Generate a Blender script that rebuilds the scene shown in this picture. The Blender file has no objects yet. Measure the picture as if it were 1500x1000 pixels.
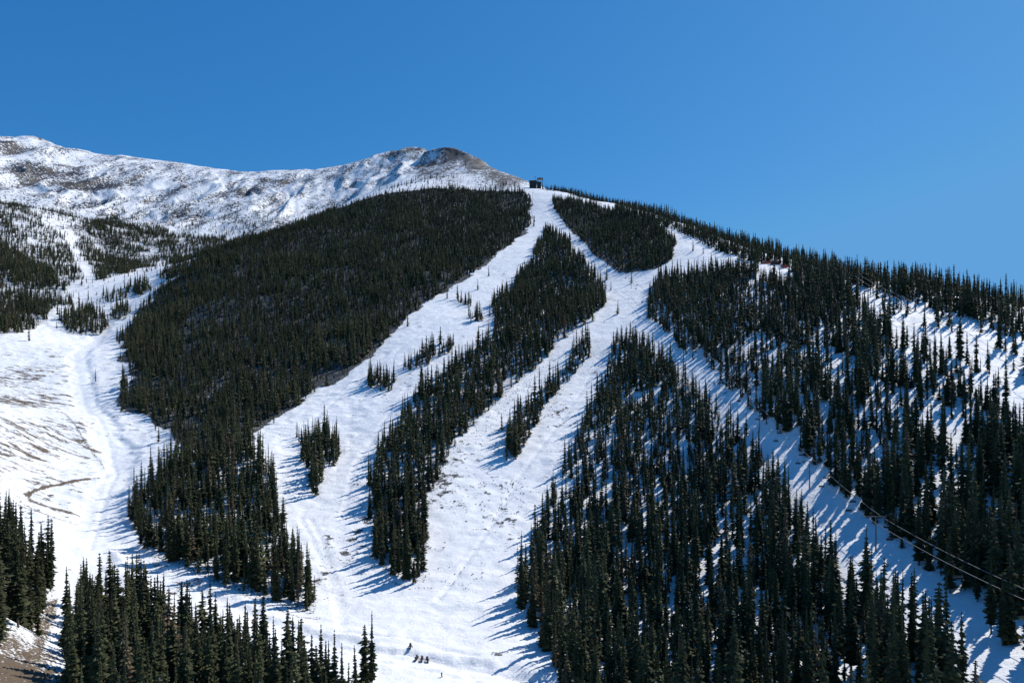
import bpy, math, numpy as np, random
from mathutils import Vector
rng=np.random.default_rng(7);random.seed(7)
# ------------------------------------------------------------------ survey helpers
# sight lines taken from the survey station at (0,0,80): (bearing, elevation) -> map position
H=640.;F=1000.;CZ=80.
cp=[]
def P(u,*vy):
    for v,y in vy: cp.append(((u-750)/F*y,y,CZ+(H-v)/F*y))
P(600,(900,285),(800,355),(700,440),(600,560),(500,730),(400,1040),(330,1420),(290,1700))
P(750,(1000,215),(950,245),(900,285),(850,320),(750,395),(650,490),(550,630),(450,840),(350,1260),(310,1560))
P(785,(275,1830))
P(880,(850,310),(700,420),(550,610),(420,920),(330,1300))
P(450,(1000,212),(920,270),(850,320),(750,400),(650,510),(550,680),(450,920),(370,1280),(330,1520))
P(300,(950,235),(850,300),(800,335),(700,430),(650,500),(550,690),(450,960),(400,1180),(375,1330))
P(200,(1000,200),(900,250),(820,310),(700,440),(600,600),(500,880),(440,1120))
P(130,(850,285),(750,390),(680,480),(600,630),(500,920))
P(50,(950,220),(900,250),(760,360),(700,410),(600,560),(500,840),(460,1000),(400,1250),(330,1650))
P(0,(900,200),(820,240),(700,390),(620,480),(480,880),(400,1200),(300,1750))
P(-150,(1000,150),(800,220),(600,450),(480,800),(350,1350))
P(200,(400,1400));P(280,(383,1600));P(330,(360,1900));P(150,(370,1700));P(100,(440,1150))
P(400,(347,1420),(360,1900),(325,2200))
P(500,(310,1620),(300,2300),(265,2800),(245,3150))
P(430,(253,3250));P(560,(280,1750),(228,3050));P(600,(216,3000),(240,2700));P(632,(228,3000))
P(660,(218,2550),(250,2150),(273,1820));P(700,(232,2450),(276,1840));P(740,(250,2250));P(770,(264,2050));P(590,(265,2150))
P(0,(209,3150),(250,2500));P(45,(201,3200));P(100,(215,3200),(260,2700),(325,2150));P(180,(231,3250));P(260,(242,3300));P(330,(253,3300));P(380,(258,3300),(300,2500))
P(200,(270,2750),(330,2200));P(300,(290,2650),(345,2100));P(60,(310,2000));P(-200,(232,3000),(285,2000));P(-60,(218,3100))
for x,y,z in [(-2500,4000,1050),(-1500,4100,1050),(-700,4100,1000),(0,4000,900),(300,3000,750),(500,2300,500),(1500,3500,200),(1500,1500,0),(-3500,4000,900),(2500,500,-50),(3500,4000,0),(-3500,5500,400),(0,6000,200),(3500,6000,0),(-1800,1500,500),(-1500,600,250),(-2500,0,200)]: cp.append((x,y,z))
for u,v,y in [(830,282,1720),(900,298,1500),(950,312,1350),(1000,328,1200),(1050,348,1060),(1100,365,950),(1150,380,860),(1200,393,780),(1300,415,650),(1400,432,560),(1500,452,490),(1650,480,420)]:
    P(u,(v,y)); x,y,z=cp[-1]; cp.append((x+180,y+90,z-65)); cp.append((x+600,y+200,z-280))
P(1000,(1000,205),(900,262),(800,325),(700,400),(600,490),(500,620),(420,800),(380,930))
P(1200,(1000,185),(900,232),(800,280),(700,335),(600,400),(500,500),(430,640))
P(1400,(1000,165),(850,220),(700,290),(600,350),(500,440),(450,520))
P(1600,(1000,150),(800,215),(600,320),(500,400))
for x,y,z in [(0,0,4),(-200,50,8),(200,50,20),(0,-300,0),(-500,-300,20),(500,-300,60),(0,120,4),(500,150,110),(-1500,-300,50),(2000,-300,0)]: cp.append((x,y,z))
cp=np.array(cp)
S=1000.
def K(r2): return r2*np.log(r2+1e-12)
X=cp[:,:2]/S;n=len(X)
A=np.zeros((n+3,n+3));d=((X[:,None]-X[None])**2).sum(2)
A[:n,:n]=K(d)+np.eye(n)*2e-5;A[:n,n]=1;A[:n,n+1:]=X;A[n,:n]=1;A[n+1:,:n]=X.T
W=np.linalg.solve(A,np.r_[cp[:,2],0,0,0])
def vnoise(x,y,seed=0):
    xi=np.floor(x).astype(np.int64);yi=np.floor(y).astype(np.int64);fx=x-xi;fy=y-yi
    fx=fx*fx*fx*(fx*(fx*6-15)+10);fy=fy*fy*fy*(fy*(fy*6-15)+10)
    def h(a,b):
        k=(a*374761393+b*668265263+seed*69069)&0x7fffffff
        k=((k^(k>>13))*1274126177)&0x7fffffff
        return ((k^(k>>16))&0xffff)/65535.
    return (h(xi,yi)*(1-fx)+h(xi+1,yi)*fx)*(1-fy)+(h(xi,yi+1)*(1-fx)+h(xi+1,yi+1)*fx)*fy
def fbm(x,y,sc,o=4,seed=0,g=.5):
    s=0;a=1;t=0
    for i in range(o):
        s=s+a*(vnoise(x/sc+37.1*i,y/sc-11.7*i,seed+i)-.5);t+=a;a*=g;sc/=2.03
    return s/t*2
def sstep(a,b,x):
    t=np.clip((x-a)/(b-a),0,1);return t*t*(3-2*t)
def height(x,y):
    x0=np.asarray(x,float).ravel();y0=np.asarray(y,float).ravel();x=x0/S;y=y0/S;o=np.empty(len(x))
    for i in range(0,len(x),20000):
        a=x[i:i+20000];b=y[i:i+20000]
        r=(a[:,None]-X[:,0])**2+(b[:,None]-X[:,1])**2
        o[i:i+20000]=K(r)@W[:n]+W[n]+W[n+1]*a+W[n+2]*b
    o*=1-sstep(5500,8000,np.hypot(x0,y0))
    far=sstep(1950,2500,y0)*(1-.65*sstep(2900,3120,y0))
    wx=x0+fbm(x0,y0,200,2,61)*90
    rg=1-np.abs(fbm(wx,y0*.22,170,5,3,.5))*2
    o+=far*((rg-.6)*38+fbm(x0,y0*.6,40,5,9,.6)*6)
    near=1-sstep(1950,2500,y0)
    o+=near*(fbm(x0,y0,60,3,21)*2.0+fbm(x0,y0,9,3,5)*.6)*sstep(100,300,y0)
    return o
ys=np.geomspace(120,4500,1400)
def unproj(pts):
    w=[]
    for u,v in pts:
        dv=0
        while True:
            zr=CZ+(H-v-dv)/F*ys;zt=height((u-750)/F*ys,ys);m=np.nonzero(zt>=zr)[0]
            if len(m): y=ys[m[0]];w.append(((u-750)/F*y,y));break
            dv+=2
    return w
def inside(px,py,w):
    ins=np.zeros(len(px),bool)
    for j in range(len(w)):
        x1,y1=w[j];x2,y2=w[j-1]
        ins^=((y1>py)!=(y2>py))&(px<(x2-x1)*(py-y1)/(y2-y1+1e-9)+x1)
    return ins
def link(o): bpy.context.collection.objects.link(o);return o
def mkmesh(name,V,Fc,mat=None,k=3,attr=None,smooth=False):
    me=bpy.data.meshes.new(name);V=np.asarray(V,np.float32);Fc=np.asarray(Fc,np.int32)
    me.vertices.add(len(V));me.vertices.foreach_set("co",V.ravel())
    me.loops.add(len(Fc)*k);me.loops.foreach_set("vertex_index",Fc.ravel())
    me.polygons.add(len(Fc));me.polygons.foreach_set("loop_start",np.arange(0,len(Fc)*k,k,dtype=np.int32))
    try: me.polygons.foreach_set("loop_total",np.full(len(Fc),k,dtype=np.int32))
    except Exception: pass
    me.polygons.foreach_set("use_smooth",np.full(len(Fc),smooth))
    if attr is not None:
        at=me.color_attributes.new("mask",'FLOAT_COLOR','POINT');at.data.foreach_set("color",np.asarray(attr,np.float32).ravel())
    me.update(calc_edges=True)
    if mat: me.materials.append(mat)
    return me
# ------------------------------------------------------------------ materials
def newmat(name):
    m=bpy.data.materials.new(name);m.use_nodes=True;return m,m.node_tree,m.node_tree.nodes["Principled BSDF"]
def N(nt,t,**k):
    a=nt.nodes.new(t)
    for q,v in k.items(): setattr(a,q,v)
    return a
def Mth(nt,op,a,b=None,clamp=False):
    m=nt.nodes.new("ShaderNodeMath");m.operation=op;m.use_clamp=clamp
    for i,v in enumerate((a,b)):
        if v is None: continue
        if isinstance(v,(int,float)): m.inputs[i].default_value=v
        else: nt.links.new(v,m.inputs[i])
    return m.outputs[0]
def Mix(nt,f,a,b):
    m=nt.nodes.new("ShaderNodeMix");m.data_type='RGBA'
    for s,v in ((0,f),(6,a),(7,b)):
        if isinstance(v,(int,float)): m.inputs[s].default_value=v
        elif isinstance(v,tuple): m.inputs[s].default_value=(*v,1)
        else: nt.links.new(v,m.inputs[s])
    return m.outputs[2]
def Noise(nt,vec,sc,det=5,rough=.55):
    a=nt.nodes.new("ShaderNodeTexNoise");a.inputs["Scale"].default_value=sc;a.inputs["Detail"].default_value=det;a.inputs["Roughness"].default_value=rough
    nt.links.new(vec,a.inputs["Vector"]);return a.outputs[0]
def simple(name,col,rough=.6,metal=0.,var=.25,sc=8):
    m,nt,b=newmat(name);tc=N(nt,"ShaderNodeTexCoord").outputs["Object"];nz=Noise(nt,tc,sc)
    c=Mix(nt,nz,tuple(x*(1-var) for x in col),tuple(min(1,x*(1+var)) for x in col));nt.links.new(c,b.inputs["Base Color"])
    b.inputs["Roughness"].default_value=rough;b.inputs["Metallic"].default_value=metal;return m
# snow / ground
msnow,nt,b=newmat("snow_ground")
tc=N(nt,"ShaderNodeTexCoord").outputs["Object"]
at=N(nt,"ShaderNodeAttribute",attribute_name="mask");sp=N(nt,"ShaderNodeSeparateColor");nt.links.new(at.outputs["Color"],sp.inputs[0])
rock,dirt,floor=sp.outputs;streak=at.outputs["Alpha"]
mp=N(nt,"ShaderNodeMapping");mp.inputs["Scale"].default_value=(1,.4,.5);nt.links.new(tc,mp.inputs[0])
n1=Noise(nt,mp.outputs[0],.016,9,.66);n2=Noise(nt,tc,.13,8,.72);n3=Noise(nt,tc,1.1,6,.6)
m2=N(nt,"ShaderNodeMapping");m2.inputs["Scale"].default_value=(.045,.33,.02);m2.inputs["Rotation"].default_value=(0,0,.25);nt.links.new(tc,m2.inputs[0])
n4=Noise(nt,m2.outputs[0],1.,7,.65)
comb=Mth(nt,'ADD',Mth(nt,'MULTIPLY',n1,.36),Mth(nt,'ADD',Mth(nt,'MULTIPLY',n2,.56),Mth(nt,'MULTIPLY',n3,.08)))
rf=Mth(nt,'MULTIPLY',Mth(nt,'ADD',Mth(nt,'MULTIPLY',Mth(nt,'SUBTRACT',comb,.5),5.8),Mth(nt,'SUBTRACT',rock,.54)),8.,True)
df=Mth(nt,'MULTIPLY',Mth(nt,'ADD',Mth(nt,'MULTIPLY',Mth(nt,'SUBTRACT',n3,.5),1.6),Mth(nt,'SUBTRACT',dirt,.45)),5.,True)
sf=Mth(nt,'MULTIPLY',Mth(nt,'ADD',Mth(nt,'MULTIPLY',Mth(nt,'SUBTRACT',Mth(nt,'ADD',Mth(nt,'MULTIPLY',n4,.5),Mth(nt,'ADD',Mth(nt,'MULTIPLY',n2,.35),Mth(nt,'MULTIPLY',n3,.15))),.5),5.),Mth(nt,'SUBTRACT',streak,.6)),6.,True)
rcol=Mix(nt,n2,(.018,.018,.020),(.085,.075,.07))
dcol=Mix(nt,n3,(.06,.042,.026),(.2,.145,.095))
scol=Mix(nt,n2,(.79,.795,.80),(.89,.893,.895))
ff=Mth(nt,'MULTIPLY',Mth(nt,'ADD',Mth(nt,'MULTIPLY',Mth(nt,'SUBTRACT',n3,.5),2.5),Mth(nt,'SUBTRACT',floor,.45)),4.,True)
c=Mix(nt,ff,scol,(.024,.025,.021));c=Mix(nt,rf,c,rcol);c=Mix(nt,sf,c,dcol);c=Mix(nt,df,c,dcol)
nt.links.new(c,b.inputs["Base Color"]);b.inputs["Roughness"].default_value=.65;b.inputs["Specular IOR Level"].default_value=.25
calm=Mth(nt,'SUBTRACT',1.,Mth(nt,'MULTIPLY',rock,1.2),True)
calm=Mth(nt,'MAXIMUM',calm,.5)
bh=Mth(nt,'ADD',Mth(nt,'MULTIPLY',n3,.4),Mth(nt,'ADD',Mth(nt,'MULTIPLY',Mth(nt,'MULTIPLY',n2,2.4),calm),Mth(nt,'MULTIPLY',rf,.8)))
bh=Mth(nt,'ADD',bh,Mth(nt,'MULTIPLY',Mth(nt,'MULTIPLY',n4,streak),3.))
bp=N(nt,"ShaderNodeBump");bp.inputs["Strength"].default_value=.55;bp.inputs["Distance"].default_value=1.;nt.links.new(bh,bp.inputs["Height"]);nt.links.new(bp.outputs[0],b.inputs["Normal"])
# foliage
mfol,nt,b=newmat("conifer_needles")
tc=N(nt,"ShaderNodeTexCoord").outputs["Object"]
at=N(nt,"ShaderNodeAttribute",attribute_name="mask");sp=N(nt,"ShaderNodeSeparateColor");nt.links.new(at.outputs["Color"],sp.inputs[0])
oi=N(nt,"ShaderNodeObjectInfo")
nz=Noise(nt,tc,.8,4)
tv=Mth(nt,'ADD',Mth(nt,'MULTIPLY',sp.outputs[0],.8),Mth(nt,'ADD',Mth(nt,'MULTIPLY',oi.outputs["Random"],.2),Mth(nt,'MULTIPLY',Mth(nt,'SUBTRACT',nz,.5),.7)),True)
c=Mix(nt,tv,(.010,.017,.010),(.095,.098,.042))
c=Mix(nt,sp.outputs[1],c,(.13,.09,.055))
fr=Mth(nt,'MULTIPLY',Mth(nt,'ADD',Mth(nt,'SUBTRACT',nz,.66),Mth(nt,'MULTIPLY',sp.outputs[2],.35)),6.,True)
c=Mix(nt,fr,c,(.6,.62,.65))
nt.links.new(c,b.inputs["Base Color"]);b.inputs["Roughness"].default_value=.7;b.inputs["Specular IOR Level"].default_value=.08
mbark=simple("bark",(.09,.065,.05),.9)
mshrub=simple("shrub_twigs",(.05,.04,.03),.9)
msteel=simple("galvanised_steel",(.2,.2,.21),.5,.5)
mdark=simple("dark_metal",(.04,.04,.045),.5,.3)
mrope=simple("steel_rope",(.15,.15,.16),.6,.2)
mwood=simple("dark_timber",(.04,.028,.02),.8)
mhut=simple("red_brown_timber",(.22,.06,.035),.8)
mroof=simple("roof_metal",(.06,.045,.04),.5,.2)
mglass=simple("window_glass",(.03,.04,.05),.1)
morange=simple("orange_net",(.6,.1,.03),.6)
mred=simple("red_paint",(.12,.02,.02),.35)
mblack=simple("black_rubber",(.02,.02,.02),.7)
mgrey=simple("grey_plastic",(.3,.3,.32),.4)
mskin=simple("skin",(.5,.3,.22),.6);mjack=simple("navy_jacket_cloth",(.02,.025,.05),.8);mpant=simple("black_trouser_cloth",(.015,.015,.017),.85);mhair=simple("brown_hair",(.05,.03,.02),.8)
# ------------------------------------------------------------------ forest outlines
A_=[(345,356),(420,336),(500,305),(580,282),(640,276),(700,279),(770,281),(778,300),(775,335),(740,365),(700,395),(655,425),(610,455),(570,490),(535,525),(495,555),(450,580),(410,605),(385,630),(350,655),(300,668),(265,680),(270,650),(225,620),(180,600),(178,575),(200,545),(185,525),(172,500),(200,460),(240,420),(280,395)]
A2=[(265,665),(350,655),(400,690),(405,750),(430,810),(465,880),(460,900),(400,885),(330,860),(270,835),(215,810),(190,775),(192,750),(215,715)]
B_=[(800,330),(820,345),(850,380),(880,415),(885,445),(860,475),(820,500),(790,535),(755,565),(725,595),(690,625),(665,645),(650,690),(625,730),(620,790),(625,855),(590,850),(550,830),(545,770),(535,700),(560,660),(590,610),(610,580),(650,555),(690,515),(725,485),(720,450),(745,425),(780,380),(795,345)]
E_=[(905,500),(930,494),(958,520),(998,552),(1040,592),(1080,635),(1115,680),(1150,735),(1185,798),(1240,862),(1325,925),(1385,980),(1420,1045),(1440,1110),(850,1110),(830,1010),(800,960),(770,905),(750,875),(765,830),(785,785),(805,730),(820,695),(845,645),(875,590),(895,530)]
F_=[(830,292),(870,300),(950,322),(990,355),(985,380),(960,395),(905,400),(870,375),(845,345),(815,312),(808,290)]
Hh=[(955,422),(985,404),(1060,398),(1100,394),(1150,401),(1225,416),(1260,446),(1310,490),(1380,540),(1430,580),(1500,610),(1650,660),(1650,1060),(1500,972),(1420,902),(1345,832),(1262,756),(1210,708),(1163,662),(1116,617),(1060,567),(1000,512),(948,465)]
Cc=[(865,495),(872,515),(835,560),(800,595),(782,625),(750,685),(735,670),(750,630),(790,580),(830,540),(850,505)]
Gf=[(900,302),(950,316),(1000,332),(1050,352),(1100,369),(1150,384),(1200,397),(1300,420),(1400,437),(1500,458),(1500,502),(1440,480),(1370,456),(1300,433),(1240,414),(1200,408),(1150,402),(1110,388),(1085,378),(1040,364),(1010,347),(960,328),(900,311)]
Gw=[(60,1800),(140,1690),(225,1500),(270,1350),(300,1200),(318,1060),(333,950),(344,860),(351,780),(357,650),(364,560),(367,490),(382,420),(430,420),(420,560),(405,780),(380,950),(340,1200),(270,1500),(150,1760)]
# name, outline, spacing, thinning, frost, floor, height factor
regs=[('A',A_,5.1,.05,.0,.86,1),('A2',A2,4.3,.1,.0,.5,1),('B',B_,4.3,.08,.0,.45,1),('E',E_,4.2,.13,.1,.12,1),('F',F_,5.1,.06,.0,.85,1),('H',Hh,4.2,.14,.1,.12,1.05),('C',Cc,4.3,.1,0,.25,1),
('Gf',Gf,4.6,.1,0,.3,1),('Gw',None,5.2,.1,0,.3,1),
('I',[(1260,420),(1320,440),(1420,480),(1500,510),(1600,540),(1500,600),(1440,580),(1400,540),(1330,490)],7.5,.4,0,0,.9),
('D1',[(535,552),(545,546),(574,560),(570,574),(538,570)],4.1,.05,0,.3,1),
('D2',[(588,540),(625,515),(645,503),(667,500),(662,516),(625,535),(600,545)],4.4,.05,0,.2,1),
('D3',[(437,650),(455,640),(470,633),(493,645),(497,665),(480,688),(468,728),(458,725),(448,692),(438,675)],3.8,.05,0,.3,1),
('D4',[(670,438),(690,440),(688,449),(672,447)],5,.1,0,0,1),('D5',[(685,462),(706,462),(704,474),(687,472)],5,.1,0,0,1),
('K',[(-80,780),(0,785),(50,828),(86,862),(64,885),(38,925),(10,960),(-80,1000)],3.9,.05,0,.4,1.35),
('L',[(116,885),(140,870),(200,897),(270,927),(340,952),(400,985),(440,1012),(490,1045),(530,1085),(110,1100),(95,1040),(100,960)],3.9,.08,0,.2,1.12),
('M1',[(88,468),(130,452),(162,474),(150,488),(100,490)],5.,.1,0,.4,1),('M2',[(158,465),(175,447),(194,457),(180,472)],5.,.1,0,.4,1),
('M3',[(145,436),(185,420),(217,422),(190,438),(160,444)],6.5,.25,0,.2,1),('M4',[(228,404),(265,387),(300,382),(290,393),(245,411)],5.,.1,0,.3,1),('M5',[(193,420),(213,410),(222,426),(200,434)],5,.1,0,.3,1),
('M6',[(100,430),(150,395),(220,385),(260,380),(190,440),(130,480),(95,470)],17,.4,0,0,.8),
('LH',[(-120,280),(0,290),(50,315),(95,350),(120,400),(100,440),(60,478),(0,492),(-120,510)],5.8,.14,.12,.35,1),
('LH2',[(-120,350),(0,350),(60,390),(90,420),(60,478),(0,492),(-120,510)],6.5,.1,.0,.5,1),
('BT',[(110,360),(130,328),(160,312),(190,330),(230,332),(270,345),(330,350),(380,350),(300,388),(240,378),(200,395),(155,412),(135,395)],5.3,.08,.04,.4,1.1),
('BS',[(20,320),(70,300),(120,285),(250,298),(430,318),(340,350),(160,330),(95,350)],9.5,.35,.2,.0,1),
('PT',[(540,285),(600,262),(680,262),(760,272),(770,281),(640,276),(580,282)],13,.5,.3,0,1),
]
trees=[]
regw={}
for nm,pl,spc,thin,frost,fl,hf in regs:
    w=Gw if pl is None else unproj(pl)
    regw[nm]=(w,fl)
    wa=np.array(w);x0,y0=wa.min(0);x1,y1=wa.max(0)
    gx,gy=np.meshgrid(np.arange(x0-6,x1+6,spc),np.arange(y0-6,y1+6,spc*.95))
    gx=gx.ravel()+rng.uniform(-.75,.75,gx.size)*spc;gy=gy.ravel()+rng.uniform(-.75,.75,gy.size)*spc
    big={'A':1.1,'LH':2.2,'LH2':2.,'BT':2.6,'E':.2,'H':.2}.get(nm,.4)
    ex=gx+fbm(gx,gy,26,3,77)*9*big;ey=gy+fbm(gx,gy,26,3,78)*12*big
    k=inside(ex,ey,w)&(rng.random(gx.size)>thin)
    if nm=='E': k&=~((fbm(gx,gy,18,3,55)>.34))
    if nm=='H': k&=~((fbm(gx,gy,20,3,55)>.38))&~((fbm(gx*1.6,gy*.6,18,3,58)>.08)&(gx>165)&(gy>270)&(gy<520)&(rng.random(gx.size)<.75))
    if nm in('A','B','A2','F'): k&=~((fbm(gx,gy,20,3,59)>(.43 if nm=='A' else .5)))
    if nm in('LH','I','BS','PT'): k&=~((fbm(gx,gy,36,3,56)>(.25 if nm=='LH' else .17)))
    if nm=='BT': k&=~((fbm(gx,gy,36,3,57)>.25))
    gx,gy=gx[k],gy[k]
    if nm in('A','LH','BT','B','F'):
        sd={'A':9,'B':4,'F':5}.get(nm,22);m_=rng.random(len(gx))<.09
        gx=gx+m_*rng.normal(0,sd,len(gx));gy=gy+m_*rng.normal(0,sd,len(gx))
    trees.append(np.stack([gx,gy,np.full(len(gx),frost),np.full(len(gx),hf)],1))
# outliers standing alone on the open runs
lone=unproj([(435,640),(742,440),(760,390),(716,405),(735,630),(1093,640),(700,425),(655,438),(868,470),(895,425),(915,415),(925,415),(905,460),(1015,368),(1030,372),(965,405),(140,560),(120,420),(535,1000),(520,1010),(545,1012),(470,1000),(735,455),(750,470),(690,475)])
trees.append(np.array([(x,y,0.,1.) for x,y in lone]))
T=np.concatenate(trees)
# keep the lift line clear, smooth line through the sighted tower feet
tw=np.array(unproj([(785,284),(885,408),(950,464),(1070,580),(1140,648),(1235,737),(1340,845),(1440,925)]))
lb=np.polyfit(tw[:,1],tw[:,0],2,w=1/tw[:,1]);lx=lambda y:float(np.polyval(lb,y)) if np.isscalar(y) else np.polyval(lb,y)
lang=lambda y:math.atan2(-(2*lb[0]*y+lb[1]),1)
T=T[(np.abs(T[:,0]-lx(T[:,1]))>2.2)|(T[:,1]<150)|(T[:,1]>1850)]
stx,sty=62.,1822.
T=T[np.hypot(T[:,0]-stx,(T[:,1]-sty)*.5)>26]
nets=unproj([(1122,387),(1150,393)]);hutp=unproj([(1136,388)])[0]
# small clearing below the hut and nets
for q in nets+[hutp]: T=T[~((np.abs(T[:,0]-q[0]*T[:,1]/q[1])<8)&(T[:,1]<q[1]+4)&(T[:,1]>q[1]-75))]
Tz=height(T[:,0],T[:,1])
hh=np.interp(T[:,1],[200,500,1000,1800,2400],[18,17.5,15.,12.,9])*np.clip(rng.normal(1,.3,len(T)),.4,1.6)
hh=np.where(rng.random(len(T))<.24,hh*rng.uniform(.3,.7,len(T)),hh)
patch=fbm(T[:,0],T[:,1],60,3,31)
hh*=1+patch*.45
hh*=T[:,3]
hh=np.clip(hh,3,27)
tint=np.clip(rng.beta(1.2,2.2,len(T))+patch*.45,0,1);dead=(rng.random(len(T))<.05+.07*(patch>.15))*rng.uniform(.3,1,len(T))
# ------------------------------------------------------------------ terrain
yy=np.concatenate([np.linspace(-400,150,26)[:-1],np.linspace(150,620,400)[:-1],np.linspace(620,1300,240)[:-1],np.linspace(1300,3500,440)[:-1],np.linspace(3500,6500,40)[:-1],np.geomspace(6500,25000,14)])
NR=len(yy);NC=900
s=np.linspace(-1,1,NC);hw=.95*np.maximum(yy,0)+320
xx=s[None]*hw[:,None];YY=np.repeat(yy[:,None],NC,1);px=xx.ravel();py=YY.ravel()
z=height(px,py)
R=np.zeros(len(px));D=np.zeros(len(px));Fl=np.zeros(len(px));St=np.zeros(len(px))
jx=px+fbm(px,py,24,3,71)*14;jy=py+fbm(px,py,24,3,72)*18
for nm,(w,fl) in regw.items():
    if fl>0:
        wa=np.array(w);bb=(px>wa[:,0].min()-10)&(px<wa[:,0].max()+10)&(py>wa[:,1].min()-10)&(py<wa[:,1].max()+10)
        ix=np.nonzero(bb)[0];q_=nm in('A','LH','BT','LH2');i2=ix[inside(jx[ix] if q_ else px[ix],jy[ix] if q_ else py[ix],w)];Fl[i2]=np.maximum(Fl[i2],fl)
def blob(u,v,rx,ry,a,arr=None):
    arr=R if arr is None else arr
    x,y=unproj([(u,v)])[0]
    arr[:]=np.maximum(arr,a*np.exp(-((px-x)/rx)**2-((py-y)/ry)**2))
R+=.46*sstep(2000,2350,py)*(px<200)
for q in [(660,230,150,330,.94),(700,242,150,300,.98),(735,256,100,240,.96),(625,235,90,200,.76),(690,268,110,90,.62),(640,255,120,180,.7),(600,219,130,120,.86),(575,225,120,90,.74),
 (60,262,190,240,.86),(130,275,150,180,.88),(20,225,250,150,.68),(90,220,200,100,.66),(350,280,170,150,.74),(410,268,120,120,.78),(200,250,250,200,.58),(270,310,170,120,.7),(330,300,120,120,.7),
 (100,245,120,100,.72),(180,350,200,200,.6),
 (700,720,45,80,.40),(660,800,30,40,.40),(720,660,30,50,.36),(600,760,12,30,.28),(400,330,160,200,.62),(720,790,22,32,.38),(820,600,40,80,.28),(480,800,25,60,.22),(600,560,60,120,.2)]: blob(*q)
for q in [(15,590,50,110,.74),(70,640,60,90,.6),(5,650,40,70,.74),(100,560,45,90,.44),(60,520,60,110,.44),(120,625,25,60,.54),(60,700,70,60,.48),(10,555,50,100,.68)]: blob(*q,arr=St)
def pline(pts,wd,a,arr):
    w=unproj(pts)
    for (x1,y1),(x2,y2) in zip(w[:-1],w[1:]):
        ix=np.nonzero((px>min(x1,x2)-14)&(px<max(x1,x2)+14)&(py>min(y1,y2)-14)&(py<max(y1,y2)+14))[0]
        if len(ix)==0: continue
        dx,dy=x2-x1,y2-y1;t=np.clip(((px[ix]-x1)*dx+(py[ix]-y1)*dy)/(dx*dx+dy*dy+1e-9),0,1)
        dd=np.hypot(px[ix]-x1-t*dx,py[ix]-y1-t*dy)+fbm(px[ix],py[ix],6,2,88)*wd*.5;arr[ix]=np.maximum(arr[ix],a*(1-sstep(wd*.5,wd*1.3,dd)))
pline([(160,695),(110,704),(65,714),(40,724)],2.2,.85,D)
pline([(40,724),(48,736),(90,748),(130,757)],1.9,.75,D)
pline([(30,735),(60,750),(125,768)],1.4,.6,D)
pline([(0,560),(60,590),(120,640),(150,680),(160,697)],1.5,.6,D)
pline([(0,610),(40,635),(80,655),(130,670)],2.,.65,D)
pline([(0,660),(60,680),(120,690)],1.5,.55,D)
pline([(85,868),(74,890),(64,925),(56,960),(50,1010),(40,1060)],2.,.7,D)
for q in [(20,985,14,16,.9),(48,960,7,14,.75),(5,940,14,14,.7),(60,915,4,10,.7)]: blob(*q,arr=D)
pline([(320,862),(380,880),(440,905),(465,905)],1.6,.5,D)
pline([(575,852),(600,862),(630,862)],1.5,.5,D)
# the groomed valley road is packed smooth; the open slope around stays rough
Gr=np.zeros(len(px))
pline([(300,382),(240,400),(190,440),(150,480),(115,520),(120,570),(150,620),(180,670),(165,710),(140,760),(125,820),(110,860)],11,1,Gr)
pline([(170,790),(230,840),(330,885),(440,930),(560,955),(700,975),(800,1000)],7,1,Gr)
z+=(1-Gr)*fbm(px,py,6,3,44)*.95*(px<-120)*(py<1100)*(py>280)
z+=(1-Gr)*fbm(px,py,5,2,45)*.35*(px>=-120)*(py<900)*(py>200)
St*=1-Gr;R*=1-Gr;D*=np.where(px<-60,1-Gr*.7,1)
z-=Gr*1.7
# packed machine tracks: shallow furrows really pressed into the snow
G=np.zeros(len(px))
for q in [[(440,760),(470,820),(490,870),(498,915)],[(455,760),(480,820),(498,870),(505,915)],[(430,930),(520,945),(600,955),(700,975),(780,990)],[(450,945),(540,965),(640,985),(700,1000)],[(112,540),(128,600),(160,650),(172,690),(150,740),(130,800)],[(125,520),(140,590),(180,650)],[(500,925),(600,935),(700,960)],[(600,560),(560,620),(520,680),(500,760)],[(880,520),(820,620),(760,700),(700,800),(640,880)],[(750,360),(690,430),(600,500),(520,560),(450,620)]]: pline(q,1.1,1,G)
z-=G*.6
Vt=np.stack([px,py,z],1)
i=np.arange((NR-1)*(NC-1));r=i//(NC-1);c=i%(NC-1);a=r*NC+c
me=mkmesh("terrain",Vt,np.stack([a,a+1,a+NC+1,a+NC],1),msnow,4,np.stack([np.clip(R,0,1.1),D,Fl,St],1),True)
ob=link(bpy.data.objects.new("terrain",me));ob["kind"]="structure"
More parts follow.
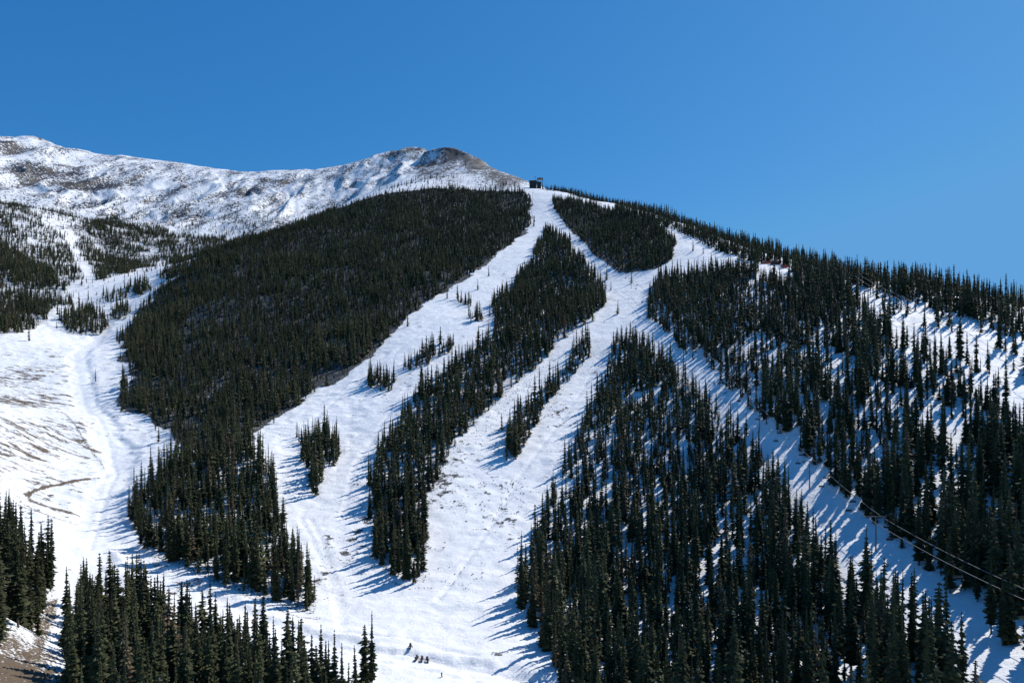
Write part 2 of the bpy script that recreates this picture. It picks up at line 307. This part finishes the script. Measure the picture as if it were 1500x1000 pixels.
# ------------------------------------------------------------------ conifers
def conifer(rg,levels,per,fan,R0=.13,core=True,z0=.07):
    V=[];Fc=[]
    lean=rg.normal(0,.008,2)
    sx=rg.uniform(.8,1.15);pw=rg.uniform(.5,1.);bulge=rg.uniform(0,6.28)
    for i in range(levels):
        t=(i+rg.uniform(-.35,.35))/levels;t=min(max(t,0),.985)
        zz=z0+(1-z0)*t;prof=(1-t)**pw*(.7+.3*min(1,t/.12+.2))*(1+.22*math.sin(bulge+t*9))
        rad=R0*prof*rg.uniform(.65,1.2)+.004
        ph=rg.uniform(0,6.3);nb=per if t<.8 else max(4,per-2)
        for k in range(nb):
            an=ph+6.283*k/nb+rg.normal(0,.3);L=rad*rg.uniform(.45,1.3)
            for f_ in range(fan):
                a2=an+(0 if f_==0 else (.55 if f_==1 else -.55));l2=L*(1 if f_==0 else .72)
                dz=-l2*rg.uniform(.2,.65)*(1.2-t);w=l2*.27+.004
                ca,sa=math.cos(a2),math.sin(a2);m=len(V)
                V+= [(0,0,zz+.012),(ca*l2*.55-sa*w,sa*l2*.55+ca*w,zz+dz*.7-.012),(ca*l2,sa*l2,zz+dz+(.006 if t<.5 else 0)),(ca*l2*.55+sa*w,sa*l2*.55-ca*w,zz+dz*.7-.012),(ca*l2*.55,sa*l2*.55,zz+dz*.35+.004)]
                Fc+= [(m,m+1,m+4),(m,m+4,m+3),(m+1,m+2,m+4),(m+4,m+2,m+3)] if fan>1 else [(m,m+1,m+2),(m,m+2,m+3)]
    if core:
        for j in range(5):
            t0=j/5;za=z0+(1-z0)*t0;zb=min(1,za+(1-z0)*.3);r0=R0*.38*(1-t0)**.8;m=len(V);nn=7
            for k in range(nn): q=r0*rg.uniform(.6,1.3);V.append((q*math.cos(6.283*k/nn),q*math.sin(6.283*k/nn),za+rg.uniform(-.01,.03)))
            V.append((0,0,zb));Fc+=[(m+k,m+(k+1)%nn,m+nn) for k in range(nn)]
    V=np.array(V);V[:,0]+=lean[0]*V[:,2];V[:,1]+=lean[1]*V[:,2]
    V[:,0]*=sx
    return V,np.array(Fc)
def scatter(idx,protos,name):
    Vs=[];Fs=[];As=[];o=0
    for pi,(V,Fc) in enumerate(protos):
        ii=idx[pi::len(protos)]
        if len(ii)==0: continue
        an=rng.uniform(0,6.283,len(ii));h=hh[ii];wv=h**.8*1.8*rng.uniform(.65,1.3,len(ii))
        c,s=np.cos(an),np.sin(an)
        x=(V[None,:,0]*c[:,None]-V[None,:,1]*s[:,None])*wv[:,None]+T[ii,0][:,None]
        y=(V[None,:,0]*s[:,None]+V[None,:,1]*c[:,None])*wv[:,None]+T[ii,1][:,None]
        z=V[None,:,2]*h[:,None]+(Tz[ii]-.3)[:,None]
        Vs.append(np.stack([x,y,z],2).reshape(-1,3))
        Fs.append((Fc[None]+(np.arange(len(ii))*len(V))[:,None,None]+o).reshape(-1,3));o+=len(ii)*len(V)
        at=np.stack([tint[ii],dead[ii],T[ii,2],np.ones(len(ii))],1);As.append(np.repeat(at,len(V),0))
    return mkmesh(name,np.concatenate(Vs),np.concatenate(Fs),mfol,3,np.concatenate(As))
# choose the 300 trees that show most: count how much of each stands clear of nearer ones
cand=np.nonzero((np.abs(T[:,0]/T[:,1])<.745)&(T[:,1]>120)&(T[:,1]<700))[0];cand=cand[np.argsort(T[cand,1])]
buf=np.zeros((500,750),bool);vis=np.zeros(len(T))
for i in cand:
    y=T[i,1];u=375+500*T[i,0]/y;v1=320-500*(Tz[i]-CZ)/y;v0=320-500*(Tz[i]+hh[i]-CZ)/y;wd=500*hh[i]*.12/y
    for r_ in range(max(0,int(v0)),min(500,int(v1)+1)):
        t=(r_-v0)/(v1-v0+1e-6);a_=max(0,int(u-wd*t));b_=min(750,int(u+wd*t)+1)
        if b_>a_: vis[i]+=(~buf[r_,a_:b_]).sum();buf[r_,a_:b_]=True
order=np.argsort(-vis);hero=order[:300];rest=np.setdiff1d(np.arange(len(T)),hero);rng.shuffle(rest)
r1=np.random.default_rng(1)
dn=T[rest,1]
ra=rest[dn<430];rb=rest[(dn>=430)&(dn<950)];rc=rest[dn>=950]
groups=[(ra,[conifer(r1,24,7,1,r1.uniform(.08,.15)) for _ in range(16)]),(rb,[conifer(r1,13,6,1,r1.uniform(.10,.17)) for _ in range(16)]),(rc,[conifer(r1,7,5,1,r1.uniform(.14,.24)) for _ in range(16)])]
parts=[scatter(g,p,"forest_part") for g,p in groups if len(g)]
Vs=[];Fs=[];As=[];o=0
for m in parts:
    nv=len(m.vertices);v=np.empty(nv*3,np.float32);m.vertices.foreach_get("co",v);l=np.empty(len(m.loops),np.int32);m.loops.foreach_get("vertex_index",l)
    a=np.empty(nv*4,np.float32);m.color_attributes["mask"].data.foreach_get("color",a)
    Vs.append(v.reshape(-1,3));Fs.append(l.reshape(-1,3)+o);As.append(a.reshape(-1,4));o+=nv
fm=mkmesh("spruce_forest",np.concatenate(Vs),np.concatenate(Fs),mfol,3,np.concatenate(As))
for m in parts: bpy.data.meshes.remove(m)
fo=link(bpy.data.objects.new("spruce_forest",fm));fo["kind"]="stuff";fo["label"]="dense dark green spruce forest covering the snowy mountain slopes";fo["category"]="forest"
# heroes
def trunkmesh():
    V=[];Fc=[];k=7;st=[(0,.014),(.02,.011),(.3,.009),(.7,.005),(.99,.001)]
    for z,r in st:
        for j in range(k): V.append((r*math.cos(6.283*j/k),r*math.sin(6.283*j/k),z))
    for i in range(len(st)-1):
        for j in range(k): a=i*k+j;b_=i*k+(j+1)%k;Fc.append((a,b_,b_+k,a+k))
    return mkmesh("trunk",V,Fc,mbark,4,None,True)
tmesh=trunkmesh();kinds=[]
kd_=[(.09,.10,0),(.11,.08,0),(.125,.06,0),(.145,.04,0),(.10,.16,0),(.12,.1,0),(.075,.12,0),(.11,.05,0)]
lab=["tall narrow dark green spruce standing on snow","tall dark green spruce on the snowy slope","full dark green spruce on the snowy slope","broad bushy dark green fir standing on snow","tall spruce with bare lower trunk on snow","dark green spruce with drooping branches on snow","very slender spire-shaped spruce on the snowy slope","dense dark green fir with low branches on snow"]*2+["sparse grey-brown dying spruce standing on snow"]
for Rr,z0,dd in kd_+kd_+[(.07,.2,.8)]:
    V,Fc=conifer(r1,30 if dd==0 else 16,7 if dd==0 else 4,3 if dd==0 else 1,Rr,dd==0,z0)
    at=np.tile([.5,dd,.08,1],(len(V),1));at[:,0]=.1+.7*np.repeat(r1.random(len(V)//5+1),5)[:len(V)]*r1.uniform(.6,1.2);kinds.append(mkmesh("crown",V,Fc,mfol,3,at))
for q,i in enumerate(hero):
    kd=16 if dead[i]>.6 else int(rng.integers(0,16))
    h=hh[i];lb_=lab[kd]
    if h<10 and kd<16: lb_="short young dark green spruce standing on snow"
    e=bpy.data.objects.new("spruce_tree",None);link(e);e.location=(T[i,0],T[i,1],Tz[i]-.3);e.rotation_euler=(0,0,rng.uniform(0,6.28));wv=h**.8*1.8*rng.uniform(.75,1.25);e.scale=(wv,wv,h);e.empty_display_size=.1
    e["label"]=lb_;e["category"]="tree";e["group"]="spruce trees on the ski slopes"
    for nm,m in (("trunk",tmesh),("crown",kinds[kd])):
        c=link(bpy.data.objects.new(nm,m));c.parent=e
# shrubs
sw=unproj([(560,640),(640,560),(800,500),(830,560),(780,700),(740,800),(700,870),(640,850),(630,760),(560,640)])
wa=np.array(sw);q=rng.uniform(wa.min(0),wa.max(0),(9000,2));q=q[inside(q[:,0],q[:,1],sw)]
q=q[fbm(q[:,0],q[:,1],25,3,91)+rng.uniform(-.5,.3,len(q))>.0][:1500];qz=height(q[:,0],q[:,1])
Vs=[];Fs=[]
for (x,y),z_ in zip(q,qz):
    rr=rng.uniform(.2,.8)
    for k in range(8):
        an=rng.uniform(0,6.28);m=len(Vs);l=rr*rng.uniform(.5,1);w=rr*.35
        Vs+=[(x-math.sin(an)*w,y+math.cos(an)*w,z_-.3),(x+math.sin(an)*w,y-math.cos(an)*w,z_-.3),(x+math.cos(an)*l,y+math.sin(an)*l,z_+rr*rng.uniform(.4,1.1))];Fs.append((m,m+1,m+2))
so_=link(bpy.data.objects.new("shrubs",mkmesh("shrubs",Vs,Fs,mshrub)));so_["kind"]="stuff";so_["label"]="low brown shrubs poking through the snow";so_["category"]="shrubs"
# ------------------------------------------------------------------ primitives
class MB:
    def __init__(s): s.V=[];s.F=[]
    def box(s,c,sz,tap=1.,rz=0,rx=0):
        m=len(s.V)
        for dz in(-.5,.5):
            k=tap if dz>0 else 1
            for dx,dy in((-.5,-.5),(.5,-.5),(.5,.5),(-.5,.5)):
                p=Vector((dx*sz[0]*k,dy*sz[1]*k,dz*sz[2]))
                if rx: p=Vector((p.x,p.y*math.cos(rx)-p.z*math.sin(rx),p.y*math.sin(rx)+p.z*math.cos(rx)))
                if rz: p=Vector((p.x*math.cos(rz)-p.y*math.sin(rz),p.x*math.sin(rz)+p.y*math.cos(rz),p.z))
                s.V.append((p.x+c[0],p.y+c[1],p.z+c[2]))
        s.F+=[(m,m+3,m+2,m+1),(m+4,m+5,m+6,m+7),(m,m+1,m+5,m+4),(m+1,m+2,m+6,m+5),(m+2,m+3,m+7,m+6),(m+3,m,m+4,m+7)];return s
    def tube(s,pts,r,k=8):
        m=len(s.V);pts=[Vector(p) for p in pts];rs=r if isinstance(r,(list,tuple)) else [r]*len(pts)
        for i,p in enumerate(pts):
            d=(pts[min(i+1,len(pts)-1)]-pts[max(i-1,0)]).normalized();up=Vector((0,0,1)) if abs(d.z)<.9 else Vector((1,0,0))
            a=d.cross(up).normalized();b_=d.cross(a)
            for j in range(k): v=p+rs[i]*(a*math.cos(6.283*j/k)+b_*math.sin(6.283*j/k));s.V.append(tuple(v))
        for i in range(len(pts)-1):
            for j in range(k): a=m+i*k+j;b_=m+i*k+(j+1)%k;s.F.append((a,b_,b_+k,a+k))
        s.F.append(tuple(m+j for j in range(k)));s.F.append(tuple(m+(len(pts)-1)*k+j for j in reversed(range(k))));return s
    def obj(s,name,mat,par=None,bev=0):
        me=bpy.data.meshes.new(name);me.from_pydata(s.V,[],s.F);me.materials.append(mat);o=link(bpy.data.objects.new(name,me))
        if par: o.parent=par
        if bev: bm=o.modifiers.new("b",'BEVEL');bm.width=bev;bm.segments=2
        return o
def empty(name,loc,rz,label,cat,group=None):
    e=link(bpy.data.objects.new(name,None));e.location=loc;e.rotation_euler=(0,0,rz);e["label"]=label;e["category"]=cat;e.empty_display_size=.2
    if group: e["group"]=group
    return e
def gz(x,y): return float(height([x],[y])[0])
# ------------------------------------------------------------------ chairlifts
first=None;hT=13
def tower(x,y,la):
    global first
    zg=gz(x,y)
    e=empty("lift_tower",(x,y,zg),la,"slim grey steel chairlift tower with crossarm on snow","lift tower","towers of the chairlift")
    if first is None:
        first=[MB().tube([(0,0,-1),(0,0,6),(0,0,13)],[.3,.26,.2],10).obj("pole",msteel,e),
               MB().box((0,0,13.1),(6.4,.3,.25)).box((-2,0,13.45),(.1,.1,.5)).box((2,0,13.45),(.1,.1,.5)).obj("crossarm",msteel,e)]
        for sx in(-3,3):
            mb=MB().box((sx,0,12.85),(.1,3.4,.18))
            for k in range(6): mb.tube([(sx-.08,-1.5+k*.6,12.74),(sx+.08,-1.5+k*.6,12.74)],.18,10)
            first.append(mb.obj("wheel_assembly",mdark,e))
    else:
        for c in first: c2=link(c.copy());c2.parent=e
    return Vector((x,y,zg+hT))
tys=[156,260,330,410,500,600,720,860,1010,1170,1330,1490,1650,1795]
tops=[tower(lx(float(y)),y,lang(y)) for y in tys]
x0_,y0_=lx(90.),90;tops.insert(0,Vector((x0_,y0_,gz(x0_,y0_)+10)))
def ropept(t,side,tp=None,la=None):
    tp=tp or tops
    f=t*(len(tp)-1);i=min(int(f),len(tp)-2);f-=i;p=tp[i].lerp(tp[i+1],f);L=(tp[i+1]-tp[i]).length
    la=lang(p.y) if la is None else la
    return p+Vector((side*3*math.cos(la),side*3*math.sin(la),-.45-4*f*(1-f)*L*.014))
for sd_ in(-1,1):
    o=MB().tube([ropept(k/280,sd_) for k in range(281)],.10,5).obj("haul_rope",mrope);o["label"]="long steel chairlift rope strung between towers";o["category"]="cable";o["group"]="ropes of the chairlift"
# second, shorter lift crossing the upper snow slope
s2=unproj([(1215,402),(1300,450),(1390,505),(1480,560)]);f2=np.polyfit([q[1] for q in s2],[q[0] for q in s2],1)
yb=np.linspace(max(q[1] for q in s2),min(q[1] for q in s2)*.9,5);la2=math.atan2(-f2[0],1)
t2=[tower(float(np.polyval(f2,y)),float(y),la2) for y in yb]
for sd_ in(-1,1):
    o=MB().tube([ropept(k/60,sd_,t2,la2) for k in range(61)],.10,5).obj("haul_rope",mrope);o["label"]="steel rope of a shorter lift over the snow";o["category"]="cable";o["group"]="ropes of the chairlift"
firstc=None
for k in range(22):
    for sd_ in(-1,1):
        t=(.07+k*.03)+(0.011 if sd_>0 else 0);p=ropept(t,sd_)
        e=empty("lift_chair",p,lang(p.y),"empty dark chairlift chair hanging from the rope","chairlift chair","chairs on the chairlift")
        if firstc is None:
            firstc=[MB().tube([(0,0,.1),(0,.1,-.2),(0,.35,-1.2),(0,.35,-2.0)],.05,6).tube([(-1.2,.35,-2),(1.2,.35,-2)],.05,6).obj("hanger",mdark,e),
             MB().box((0,-.05,-3.0),(2.3,.55,.1)).tube([(-1.2,.35,-2),(-1.2,.3,-3),(-1.2,-.3,-3.05)],.04,6).tube([(1.2,.35,-2),(1.2,.3,-3),(1.2,-.3,-3.05)],.04,6).obj("seat",mblack,e),
             MB().box((0,.28,-2.6),(2.3,.08,.6)).obj("backrest",mblack,e)]
        else:
            for c in firstc: c2=link(c.copy());c2.parent=e
# top station
zg=gz(stx,sty)
e=empty("lift_station",(stx,sty,zg+6),-.05,"dark timber chairlift top station with mast on the ridge","lift station");e.scale=(1.45,1.45,1.7)
MB().box((-4,0,1.0),(13,10,11)).box((7,-1,0.),(8,7,9)).obj("wall",mwood,e)
MB().box((-4,0,7.3),(15,12,1.6),.55).box((7,-1,5.),(9,8,1),.6).obj("roof",mroof,e)
for wx in(-9,-5.5,-2,1.2): MB().box((wx,-5.03,3.2),(1.8,.12,1.6)).obj("window",mglass,e)
MB().box((-7,-5.03,-.6),(1.0,.12,2.4)).obj("door",mdark,e)
fr_=MB()
for fx in (5,13):
    for fy in(-3.6,3.6): fr_.tube([(fx,fy,-8),(fx,fy,10.4)],.4,6)
fr_.box((9,0,10.6),(11,9,.9)).tube([(9,0,11.05),(9,0,12)],[3,3],20).obj("bullwheel_frame",mdark,e)
MB().tube([(0,2,7),(0,2,15.5)],.22,6).box((0,2,15),(3.4,.25,.25)).box((0,2,13),(2.4,.25,.25)).obj("mast",mdark,e)
# ------------------------------------------------------------------ snowmobiles
sm=None
for (u,v),rz in zip([(601,949),(610,960),(618,961.5),(626,962)],[.1,-.15,.05,.2]):
    x,y=unproj([(u,v)])[0];e=empty("snowmobile",(x,y,gz(x,y)-.4),rz,"dark snowmobile parked on the packed snow","snowmobile","snowmobiles parked on the run-out");e.scale=(1.3,1.2,1.5)
    if sm is None:
        sm=[MB().box((0,-.55,.3),(.42,1.9,.34),.9).tube([(-.22,.3,.3),(.22,.3,.3)],.2,10).tube([(-.22,-1.45,.3),(.22,-1.45,.3)],.2,10).obj("track",mblack,e,.03),
         MB().box((0,.65,.66),(.86,1.3,.5),.6).box((0,1.2,.5),(.6,.5,.3),.6).obj("body",mred,e,.06),
         MB().box((0,-.55,.78),(.44,1.4,.28),.85).box((0,-1.1,1.0),(.4,.25,.3),.8).obj("seat",mblack,e,.05),
         MB().box((0,.45,1.12),(.55,.05,.45),.8,0,.5).obj("windshield",mgrey,e),
         MB().tube([(-.42,.1,1.12),(-.2,.2,1.14),(0,.25,1.1),(.2,.2,1.14),(.42,.1,1.12)],.025,6).tube([(0,.25,1.1),(0,.4,.85)],.03,6).obj("handlebar",mblack,e)]
        for sx in(-.5,.5):
            sm.append(MB().box((sx,1.05,.05),(.16,1.1,.05)).box((sx,1.66,.13),(.16,.22,.04),1,0,.7).tube([(sx,1.05,.06),(sx*.5,.95,.5)],.03,6).obj("ski",mblack,e))
    else:
        for c in sm: c2=link(c.copy());c2.parent=e
# seat the machines on the real mesh surface
bpy.context.view_layer.update()
tobj=bpy.data.objects["terrain"]
def drop(x,y):
    h,l,_,_=tobj.ray_cast(Vector((x,y,3000)),Vector((0,0,-1)));return l.z if h else gz(x,y)
for o in bpy.data.objects:
    if o.name.startswith("snowmobile"): o.location.z=drop(o.location.x,o.location.y)+.02
# ------------------------------------------------------------------ person
x,y=unproj([(647,991)])[0];e=empty("person",(x,y,drop(x,y)+.01),2.6,"person in dark jacket and trousers standing on snow","person")
def skin(name,verts,edges,rad,mat,par,root=0):
    me=bpy.data.meshes.new(name);me.from_pydata(verts,edges,[]);o=link(bpy.data.objects.new(name,me));o.parent=par;me.materials.append(mat)
    o.modifiers.new("s",'SKIN')
    for i,r_ in enumerate(rad): me.skin_vertices[0].data[i].radius=(r_,r_)
    me.skin_vertices[0].data[root].use_root=True
    sb=o.modifiers.new("u",'SUBSURF');sb.levels=1;sb.render_levels=2;return o
bv=[(0,0,.95),(0,0,1.15),(0,0,1.38),(0,.0,1.5),(0,.02,1.6),(0,.03,1.7),(.1,0,.9),(.13,.02,.5),(.14,-.02,.08),(.14,.14,.05),(-.1,0,.9),(-.14,.03,.5),(-.15,-.02,.08),(-.15,.14,.05),(.18,0,1.4),(.26,.0,1.13),(.22,.16,.95),(-.18,0,1.4),(-.26,0,1.13),(-.22,.16,.95)]
be=[(0,1),(1,2),(2,3),(3,4),(4,5),(0,6),(6,7),(7,8),(8,9),(0,10),(10,11),(11,12),(12,13),(2,14),(14,15),(15,16),(2,17),(17,18),(18,19)]
skin("body",bv,be,[.14,.13,.15,.06,.09,.08,.1,.07,.05,.04,.1,.07,.05,.04,.07,.05,.04,.07,.05,.04],mskin,e)
skin("jacket",[bv[i] for i in(0,1,2,14,15,17,18)]+[(.235,.1,1.02),(-.235,.1,1.02)],[(0,1),(1,2),(2,3),(3,4),(4,7),(2,5),(5,6),(6,8)],[.165,.155,.17,.085,.07,.085,.07,.06,.06],mjack,e)
skin("trousers",[bv[i] for i in(0,6,7,8,10,11,12)],[(0,1),(1,2),(2,3),(0,4),(4,5),(5,6)],[.15,.115,.09,.08,.115,.09,.08],mpant,e)
skin("hair",[(0,-.02,1.62),(0,.0,1.72)],[(0,1)],[.095,.1],mhair,e)
for sx in(-.15,.14): MB().box((sx,.1,.02),(.1,1.7,.03)).obj("ski",mred,e)
# orange nets and a small hut on the upper road
for (x,y),rz in zip(nets,[-.3,-.1]):
    e=empty("safety_net",(x,y,gz(x,y)),rz,"orange safety net on poles beside the ski run","safety net","orange nets beside the runs")
    MB().box((0,0,2.0),(9,.05,2.8)).obj("net",morange,e)
    for k in(-4.5,-1.5,1.5,4.5): MB().tube([(k,.1,-.5),(k,.1,3.6)],.06,6).obj("post",mdark,e)
x,y=hutp;e=empty("hut",(x,y+3,gz(x,y+3)),-.2,"small red-brown timber hut beside the upper road","hut")
MB().box((0,0,1.4),(9,5,4.4)).obj("wall",mhut,e)
rf_=MB();rf_.V=[(-5,-3,3.61),(5,-3,3.61),(5,3,3.61),(-5,3,3.61),(-5,0,5.6),(5,0,5.6)];rf_.F=[(0,1,5,4),(2,3,4,5),(0,4,3),(1,2,5),(0,3,2,1)];rf_.obj("roof",mroof,e)
MB().box((-2.5,-2.53,1.2),(1.1,.1,2.2)).obj("door",mdark,e)
for wx in(0,2.6): MB().box((wx,-2.53,1.9),(1.4,.1,1.1)).obj("window",mglass,e)
# ------------------------------------------------------------------ camera and light
cam=bpy.data.cameras.new("camera");co_=link(bpy.data.objects.new("camera",cam))
co_.location=(0,0,CZ);co_.rotation_euler=(math.radians(90),0,0);cam.lens=24;cam.shift_y=140/1500;cam.clip_end=60000
bpy.context.scene.camera=co_
el,az=math.radians(48),math.radians(50)
sd=bpy.data.lights.new("sun",'SUN');so=link(bpy.data.objects.new("sun",sd));sd.energy=4.9;sd.angle=math.radians(.5);sd.color=(1,.96,.9)
Dv=Vector((math.sin(az)*math.cos(el),math.cos(az)*math.cos(el),math.sin(el)));so.rotation_euler=Dv.to_track_quat('Z','Y').to_euler()
w=bpy.data.worlds.new("World");bpy.context.scene.world=w;w.use_nodes=True;wn=w.node_tree
sk=N(wn,"ShaderNodeTexSky",sky_type='NISHITA',sun_disc=False,sun_elevation=el,sun_rotation=az,altitude=2200)
ss=N(wn,"ShaderNodeSeparateColor");cc=N(wn,"ShaderNodeCombineColor");wn.links.new(sk.outputs[0],ss.inputs[0])
for j,(m_,p_,mx) in enumerate([(.26,1.5,1.2),(1.12,.85,3.6),(2.4,.62,7.2)]):
    v=Mth(wn,'MINIMUM',Mth(wn,'MULTIPLY',Mth(wn,'POWER',ss.outputs[j],p_),m_),mx);wn.links.new(v,cc.inputs[j])
wn.links.new(cc.outputs[0],wn.nodes["Background"].inputs[0]);wn.nodes["Background"].inputs[1].default_value=.1
vs=bpy.context.scene.view_settings;vs.view_transform='Standard';vs.look='None';vs.exposure=0
